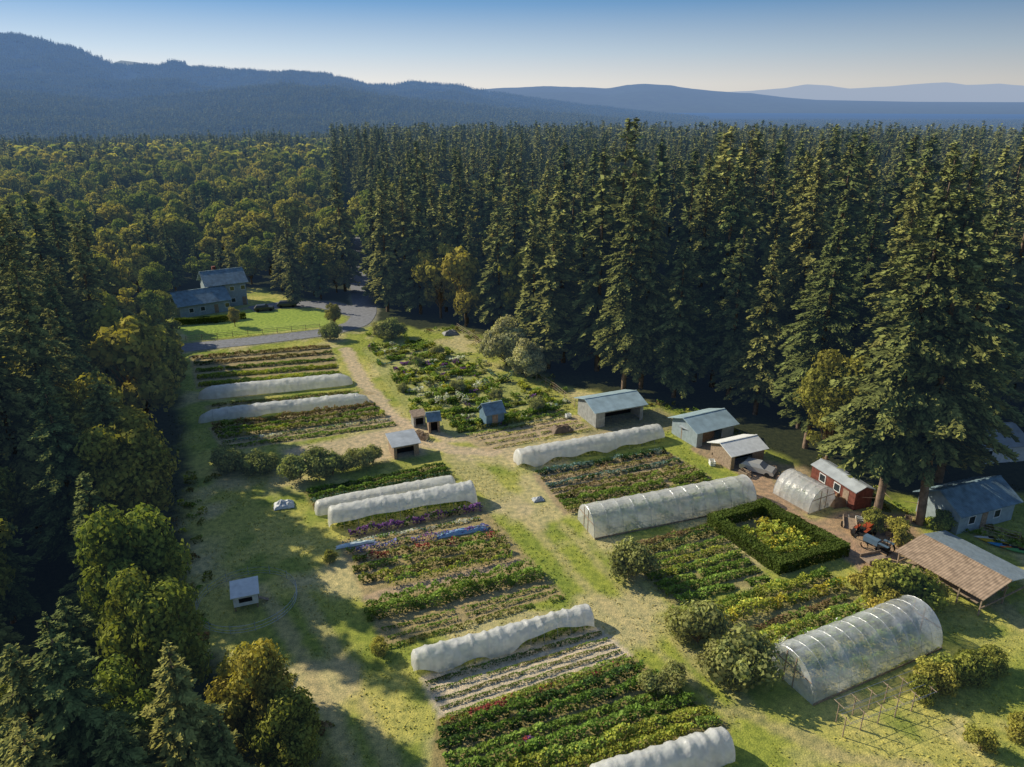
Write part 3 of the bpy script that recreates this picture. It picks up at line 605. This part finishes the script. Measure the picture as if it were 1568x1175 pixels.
def tractor(u,v,rz,col):
    x,y=W(u,v)[:2]; o=Ob('tractor',x,y,rz); mt=simple('tractor_paint',col,.5,2,.1)
    o.part('hood',[box(.1,1.7,-.35,.35,.7,1.3)],mt); o.part('seat_deck',[box(-1,.098,-.4,.4,.6,.9),box(-.7,-.2,-.25,.25,.902,1.3)],M_DARK); o.part('fenders',[box(-1.2,-.1,s*.55-.15,s*.55+.15,1.3,1.38) for s in (-1,1)],mt)
    o.part('wheels',[tube_np((-.65,s*.5,.65),(-.65,s*.85,.65),.65,.65,14) for s in (-1,1)]+[tube_np((1.3,s*.5,.4),(1.3,s*.72,.4),.4,.4,12) for s in (-1,1)],M_TYRE); o.part('rollbar',[tube_np((-.9,s*.4,.9),(-.9,s*.4,2.2),.04,.04,5) for s in (-1,1)]+[tube_np((-.9,-.4,2.2),(-.9,.4,2.2),.04,.04,5)],M_DARK)
tractor(1322,822,.7,(.35,.07,.03)); tractor(1345,845,2.2,(.10,.16,.22))
def trailer(u,v,rz,L=2.6):
    x,y=W(u,v)[:2]; o=Ob('garden_cart',x,y,rz); o.part('bed',[box(-L/2,L/2,-.7,.7,.5,.58),box(-L/2,L/2,-.7,-.64,.582,.9),box(-L/2,L/2,.64,.7,.582,.9)],M_WOOD)
    o.part('wheels',[tube_np((0,s*.72,.33),(0,s*.86,.33),.33,.33,10) for s in (-1,1)],M_TYRE); o.part('hitch',[tube_np((L/2,0,.52),(L/2+1.1,0,.4),.04,.04,4)],M_PIPE)
trailer(1338,862,.3); trailer(1300,808,1.2); trailer(1105,702,.5)
for i,(c,u,v) in enumerate((((.5,.35,.03),1508,858),((.05,.22,.4),1522,864),((.5,.15,.03),1536,868),((.1,.3,.1),1548,872),((.5,.5,.45),1500,852))):
    x,y=W(u,v)[:2]; o=Ob('kayak',x+3,y+3,-.5+.05*i); P=[];F=[]
    for j,t in enumerate(np.linspace(-1,1,11)):
        ww=.38*(1-abs(t)**2.2)+.02
        for q in np.linspace(0,2*math.pi,8,endpoint=False): P.append((t*1.7,math.cos(q)*ww,.25+math.sin(q)*ww*.5))
    for j in range(10):
        for q in range(8): F.append((j*8+q,j*8+(q+1)%8,(j+1)*8+(q+1)%8,(j+1)*8+q))
    o.part('hull',(P,F),simple('kayak_plastic%d'%i,c,.4,2,.1),True); o.part('cockpit',[box(-.3,.35,-.2,.2,.40,.46)],M_DARK)
def tarp(name,u,v,sx,sy,h,col,rz=.3):
    x,y=W(u,v)[:2]; g=np.linspace(-1,1,22); A,B=np.meshgrid(g,g); e=np.clip(1-np.maximum(abs(A),abs(B))**3,0,1); s=rng.integers(99)
    Zt=h*e*(.2+.9*fbm(A*2,B*2,.7,s,3))+.04; V=np.column_stack([(A*sx/2*(1+.15*vn(B*3,B*0,1,s))).ravel(),(B*sy/2*(1+.2*vn(A*3,A*0,1,s+1))).ravel(),Zt.ravel()]); id_=np.arange(484).reshape(22,22)
    F=np.stack([id_[:-1,:-1],id_[:-1,1:],id_[1:,1:],id_[1:,:-1]],-1).reshape(-1,4); ob=link(bpy.data.objects.new(name,mesh_np(name,V,F,[simple(name+'_mat%d'%s,col,.6,2,.15)])))
    ob.location=(x,y,0); ob.rotation_euler=(0,0,rz)
tarp('folded_tarp',435,775,2.2,1.5,.9,(.60,.62,.63)); tarp('folded_tarp',824,766,1.3,.9,.5,(.45,.47,.47)); tarp('blue_tarp',708,816,5.5,.8,.6,(.30,.48,.68),.32); tarp('row_cover_fabric',545,834,4.0,.6,.4,(.6,.7,.72),.33)
tarp('compost_pile',860,660,3,2,1.2,(.16,.11,.07)); tarp('mulch_pile',1285,770,3,2,1.3,(.22,.13,.07)); tarp('stone_pile',690,512,3,2,1.2,(.25,.25,.25)); tarp('compost_pile',1205,735,2.4,1.6,1,(.25,.17,.11))
for u,v in ((1150,716),(1180,722),(1090,712),(1140,728),(1315,800),(1360,820),(870,640),(640,668),(650,672),(1390,800)):
    x,y=W(u,v)[:2]; o=Ob('storage_crate',x,y,rng.random()*3); s=rng.uniform(.4,.8)
    o.part('slats',[box(-s,s,-s*.7,-s*.7+.05,z,z+.16) for z in (.05,.28,.51)]+[box(-s,s,s*.7-.05,s*.7,z,z+.16) for z in (.05,.28,.51)]+[box(-s,-s+.05,-s*.65,s*.65,z,z+.16) for z in (.05,.28,.51)]+[box(s-.05,s,-s*.65,s*.65,z,z+.16) for z in (.05,.28,.51)],M_WOOD if rng.random()<.6 else M_WALLW)
# ---------------------------------------------------------------- shrubs and garden trees
def shrub(u,v,s,me=None,name='shrub',sz=None):
    x,y=W(u,v)[:2]; place(name,me or random.choice(SHRUB),x,y,0,s,sz)
for u,v,s in ((360,722,1.3),(390,726,1.2),(415,720,1.0),(345,712,1.1),(460,735,1.4),(490,730,1.5),(510,728,1.1),(550,716,1.1),(572,712,1.0),(532,722,.9),(1068,985,1.5),(1040,975,1.0),(1128,1045,1.8),(1100,1035,1.1),(968,884,1.5),(1000,1058,.7),(1035,1052,.8),(600,520,1.6),(580,518,1.3),(505,520,1.4),(610,515,1.1),(640,560,.7),(700,600,.8),(760,612,.7),(820,628,.9),(615,600,.6),(670,545,.8)): shrub(u,v,s)
for u,v,s in ((1345,920,1.5),(1385,935,1.7),(1410,925,1.3),(1360,945,1.1),(1325,905,1.0),(1430,1060,1.0),(1460,1050,1.0),(1490,1040,1.0),(1515,1028,.9),(1410,1070,.8),(1335,812,1.0),(1370,830,1.0),(1440,810,.9),(1500,1150,.7),(1560,1130,.8),(585,1002,.6),(505,860,.5)): shrub(u,v,s,random.choice(SHRUBG))
x,y=W(775,560)[:2]; place('willow_tree',WILLOW,x,y,0,1.0); x,y=W(805,578)[:2]; place('willow_tree',WILLOW,x,y,0,.75)
x,y=W(512,500)[:2]; place('maple_tree',DEC_HI[0],x,y,0,.35)
x,y=W(452,470)[:2]; place('conifer_tree',FIR_MID[2],x,y,0,.34)
x,y=W(360,500)[:2]; place('maple_tree',DEC_HI[1],x,y,0,.3)
x,y=W(435,465)[:2]; place('cedar_tree',FIR_MID[2],x,y+8,0,.62)
x,y=W(262,480)[:2]; place('maple_tree',DEC_HI[2],x-2,y,0,.75); x,y=W(268,505)[:2]; place('maple_tree',DEC_HI[0],x-2,y,0,.6)
# ---------------------------------------------------------------- forest
def firtop(u,v,h,kind='f'):
    x,y=W(u,v,h)[:2]
    if kind=='f': place('douglas_fir',random.choice(FIR_HI),x,y,0,(h/36)**.8*1.05,h/36)
    else: place('bigleaf_maple',random.choice(DEC_HI),x,y,0,h/16*.8,h/16)
    return x,y
used=[]
for t in ((75,935,20),(5,985,18),(240,985,17),(165,1090,15),(30,1090,16),(330,1095,12),(275,1040,13)): used.append(firtop(*t))
for t in ((375,985,12),(425,1060,10),(200,1130,11),(120,1010,14),(215,860,15),(180,760,17)): used.append(firtop(*t,'d'))
for u,v in ((1341,792),(1408,802)):
    x,y=W(u,v)[:2]; place('douglas_fir',FIR_HI[2],x,y,0,1.05,1.13); used.append((x,y))
for u,v,h in ((560,488,31),(590,486,30),(612,492,28),(545,470,27)):
    x,y=W(u,v)[:2]; x+=4; y+=6; place('douglas_fir',random.choice(FIR_MID),x,y,0,.85,h/36); used.append((x,y))
KEEP=[tuple(W(u,v)[:2])+(r,) for u,v,r in ((1530,700,9),(1525,588,7),(340,470,13),(380,470,9),(1100,672,5),(1145,705,5),(1275,750,5),(950,640,7),(1475,790,7),(330,1010,7),(370,1040,6),(290,960,4))]
def scatter(y0,y1,st,xr):
    gx,gy=np.meshgrid(np.arange(-xr(y1),xr(y1),st),np.arange(y0,y1,st)); gx=gx.ravel()+rng.uniform(-.48,.48,gx.size)*st; gy=gy.ravel()+rng.uniform(-.48,.48,gy.size)*st
    k=np.abs(gx)<xr(gy); return gx[k],gy[k]
def keepmask(x,y):
    k=(sdpoly(x,y,CLEAR)<-1.0)&(dseg(x,y,ROAD)>3.6)
    for a_,b_,r in KEEP: k&=np.hypot(x-a_,y-b_)>r
    for a_,b_ in used: k&=np.hypot(x-a_,y-b_)>4.5
    return k
def hgt(x,y,dc):
    tall=x>-.235*y
    n=fbm(x,y,22,51,2)
    hr=np.where((x<8)&(y<240),24+9*n,np.where(y<170,31+11*n,24+9*n))
    hl=np.where(y<145, np.where(y<48,11+5*n,np.where(y<64,14+8*n,np.clip(12+dc*1.4,12,26+8*n))),10+10*n)
    hl=np.where(y>420,16+11*n,hl)
    return np.where(tall|(y<0),hr,hl)
def isdec(x,y,dc,h):
    tall=x>-.235*y; n=fbm(x,y,45,77,3); r=rng.random(len(x))
    left=(~tall)&(y>145)
    p=np.where(left,np.where(n>.40,.88,.35),np.where(tall,np.where(n>.56,.38,.08),np.where((dc<9)&(y>60),.75,.16)))
    p=np.where(y>600,.25,p)
    return r<p
x,y=scatter(14,185,6.8,lambda q:.86*q+22); k=keepmask(x,y)&~((y<30)&(np.abs(x)<9))&~((x>0)&(y<66)); x,y=x[k],y[k]; dc=-sdpoly(x,y,CLEAR); h=hgt(x,y,dc); dec=isdec(x,y,dc,h)
nsingle=0
for i in range(len(x)):
    d=math.hypot(x[i],y[i]); hh=h[i]*(.68+.46*rng.random())
    if d<28: continue
    if dec[i]:
        hh=min(hh,20)*.9; place('bigleaf_maple',random.choice(DEC_HI if d<110 else DEC_MID),x[i],y[i],0,hh/16*(.85+.2*rng.random()),hh/16)
    else: place('douglas_fir',random.choice(FIR_HI if d<125 else FIR_MID),x[i],y[i],0,(hh/36)**.7*(.85+.25*rng.random()),hh/36)
    nsingle+=1
def mass(name,y0,y1,st,firs,decs,xr):
    x,y=scatter(y0,y1,st,xr); k=keepmask(x,y); x,y=x[k],y[k]; dc=-sdpoly(x,y,CLEAR); h=hgt(x,y,dc)*(.64+.56*rng.random(len(x))); dec=isdec(x,y,dc,h); n=len(x)
    nf=len(firs); kind=np.where(dec,nf+rng.integers(0,len(decs),n),rng.integers(0,nf,n))
    hd=np.minimum(h,22)*.9; sz=np.where(dec,hd/16,h/36); sx=np.where(dec,hd/16*(.9+.35*rng.random(n)),(h/36)**.7*(.85+.3*rng.random(n)))
    instancer(name,np.column_stack([x,y,terrain(x,y)]),rng.random(n)*6.28,np.column_stack([sx,sx,sz]),kind,firs+decs); return n
nm=mass('forest',185,420,7.3,FIR_MID,DEC_MID,lambda q:.8*q+20)
nm2=mass('distant_forest',420,1150,9.5,FIR_LO,DEC_LO,lambda q:.78*q+20)
gx,gy=scatter(1150,4200,48,lambda q:.8*q); n=len(gx)
instancer('far_forest',np.column_stack([gx,gy,terrain(gx,gy)-3]),rng.random(n)*6.28,np.ones((n,3))*(.6+.25*rng.random(n))[:,None],rng.integers(0,4,n),CLUMPS)
# ---------------------------------------------------------------- hills
def hillmat(name,col,hz,hc):  # hillside colour with haze painted in as emission, tinted per ridge
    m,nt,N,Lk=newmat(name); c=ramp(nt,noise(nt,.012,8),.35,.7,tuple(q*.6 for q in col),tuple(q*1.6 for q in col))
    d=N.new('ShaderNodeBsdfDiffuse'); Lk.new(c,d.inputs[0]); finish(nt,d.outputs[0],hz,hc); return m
def hill(name,prof,D0,D1,zb,mat,amp,trees=0,nu=260,nsg=60,seed=0):
    us=np.array([p[0] for p in prof],float); vs=np.array([p[1] for p in prof],float)
    def pos(u,s):
        v=np.interp(u,us,vs); dx=(u-784)/FP; dy=(587.5-v)/FP; hx=dx; hy=cP+dy*sP; hz=-sP+dy*cP; hl=np.hypot(hx,hy)
        zr=CH+hz/hl*D1; D=D0+(D1-D0)*s; x=hx/hl*D; y=hy/hl*D
        q=np.clip(s,0,1); z=zb+(zr-zb)*(q**1.15)*np.where(s>1,1-(s-1)*1.2,1)
        am=amp*np.clip((zr-zb-70)/200,0,1)
        f=fbm(x,y,D1*.11,seed,5)-.5; z=z+am*f*np.clip(q*(1-q)*5,0,1)
        z=z+am*.10*(fbm(x,y,D1*.02,seed+8,3)-.5)*q
        return x,y,z
    U,S=np.meshgrid(np.linspace(us[0],us[-1],nu),np.linspace(0,1.5,nsg)); x,y,z=pos(U.ravel(),S.ravel()); id_=np.arange(nu*nsg).reshape(nsg,nu)
    F=np.stack([id_[:-1,:-1],id_[:-1,1:],id_[1:,1:],id_[1:,:-1]],-1).reshape(-1,4)
    link(bpy.data.objects.new(name,mesh_np(name,np.column_stack([x,y,z]),F,[mat],smooth=True)))
    if trees:
        u=rng.uniform(us[0],us[-1],trees); s=rng.uniform(0,1.12,trees)**.8; x,y,z=pos(u,s)
        instancer(name+'_forest',np.column_stack([x,y,z-4]),rng.random(trees)*6.28,np.ones((trees,3))*(.6+.35*rng.random(trees))[:,None],rng.integers(0,4,trees),CLUMPS)
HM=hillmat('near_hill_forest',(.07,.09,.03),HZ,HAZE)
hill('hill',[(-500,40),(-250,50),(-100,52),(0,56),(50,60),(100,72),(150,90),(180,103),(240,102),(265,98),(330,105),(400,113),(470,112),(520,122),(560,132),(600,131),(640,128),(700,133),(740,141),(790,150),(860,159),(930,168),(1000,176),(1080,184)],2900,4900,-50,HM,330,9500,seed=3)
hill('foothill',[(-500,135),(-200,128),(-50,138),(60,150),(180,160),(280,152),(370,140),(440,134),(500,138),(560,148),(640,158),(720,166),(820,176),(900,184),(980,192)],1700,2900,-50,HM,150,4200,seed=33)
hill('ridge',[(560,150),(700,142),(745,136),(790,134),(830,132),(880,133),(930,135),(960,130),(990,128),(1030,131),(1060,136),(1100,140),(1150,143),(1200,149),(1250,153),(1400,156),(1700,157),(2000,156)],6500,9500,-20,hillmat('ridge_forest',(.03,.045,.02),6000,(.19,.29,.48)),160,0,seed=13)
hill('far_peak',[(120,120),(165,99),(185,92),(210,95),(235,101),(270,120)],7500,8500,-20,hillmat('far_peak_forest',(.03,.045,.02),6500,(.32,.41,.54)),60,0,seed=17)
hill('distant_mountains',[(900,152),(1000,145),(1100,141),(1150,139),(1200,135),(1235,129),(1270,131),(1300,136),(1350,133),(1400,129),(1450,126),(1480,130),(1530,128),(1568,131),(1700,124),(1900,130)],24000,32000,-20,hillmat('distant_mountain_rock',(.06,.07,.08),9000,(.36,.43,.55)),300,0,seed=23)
# ---------------------------------------------------------------- light, sky, camera
SUN_AZ=math.atan2(-.90,.43); EL=R(32)
w=bpy.data.worlds.new('World'); scene.world=w; w.use_nodes=True; nt=w.node_tree; nt.nodes.clear(); N,Lk=nt.nodes,nt.links
sk=N.new('ShaderNodeTexSky'); sk.sky_type='NISHITA'; sk.sun_disc=False; sk.sun_elevation=EL; sk.sun_rotation=SUN_AZ; sk.air_density=1.0; sk.dust_density=.6; sk.ozone_density=3.0; sk.altitude=100
SKY=.13
tc=N.new('ShaderNodeTexCoord'); sp=N.new('ShaderNodeSeparateXYZ'); Lk.new(tc.outputs['Generated'],sp.inputs[0])
rp=N.new('ShaderNodeValToRGB'); cr=rp.color_ramp; cr.elements[0].position=0; cr.elements[0].color=(.78,.74,.68,1); cr.elements[1].position=.30; cr.elements[1].color=(.06,.17,.40,1)
for pos_,c_ in ((.025,(.75,.74,.71)),(.06,(.50,.61,.71)),(.115,(.17,.35,.60))):
    e=cr.elements.new(pos_); e.color=(*c_,1)
Lk.new(sp.outputs['Z'],rp.inputs[0])
vm=N.new('ShaderNodeVectorMath'); vm.operation='DOT_PRODUCT'; vm.inputs[1].default_value=(math.sin(SUN_AZ),math.cos(SUN_AZ),0); Lk.new(tc.outputs['Generated'],vm.inputs[0])
mr=N.new('ShaderNodeMapRange'); mr.inputs[1].default_value=-.4; mr.inputs[2].default_value=.9; mr.inputs[3].default_value=.62/SKY; mr.inputs[4].default_value=1.25/SKY; Lk.new(vm.outputs['Value'],mr.inputs[0])
sc=N.new('ShaderNodeVectorMath'); sc.operation='SCALE'; Lk.new(rp.outputs[0],sc.inputs[0]); Lk.new(mr.outputs[0],sc.inputs[3])
m3=N.new('ShaderNodeMapRange'); m3.inputs[1].default_value=.14; m3.inputs[2].default_value=.40; Lk.new(sp.outputs['Z'],m3.inputs[0])
col=mixc(nt,m3.outputs[0],sc.outputs[0],sk.outputs[0])
bg=N.new('ShaderNodeBackground'); bg.inputs[1].default_value=SKY; ow=N.new('ShaderNodeOutputWorld')
Lk.new(col,bg.inputs[0]); Lk.new(bg.outputs[0],ow.inputs[0])
sd=Vector((math.sin(SUN_AZ)*math.cos(EL),math.cos(SUN_AZ)*math.cos(EL),math.sin(EL)))
sl=bpy.data.lights.new('sun','SUN'); sl.energy=5.0; sl.angle=R(.5); sl.color=(1.0,.91,.72); so=link(bpy.data.objects.new('sun',sl)); so.rotation_euler=sd.to_track_quat('Z','Y').to_euler(); so.location=(-50,50,100)
cam=bpy.data.cameras.new('camera'); cam.sensor_width=36; cam.lens=36*FP/1568; cam.clip_start=.5; cam.clip_end=90000; co=link(bpy.data.objects.new('camera',cam)); co.location=(0,0,CH); co.rotation_euler=(math.pi/2-PT,0,0); scene.camera=co
scene.view_settings.view_transform='Standard'; scene.view_settings.look='None'; scene.view_settings.exposure=0
print('SINGLE',nsingle,'MASS',nm,nm2,'FAR',n)
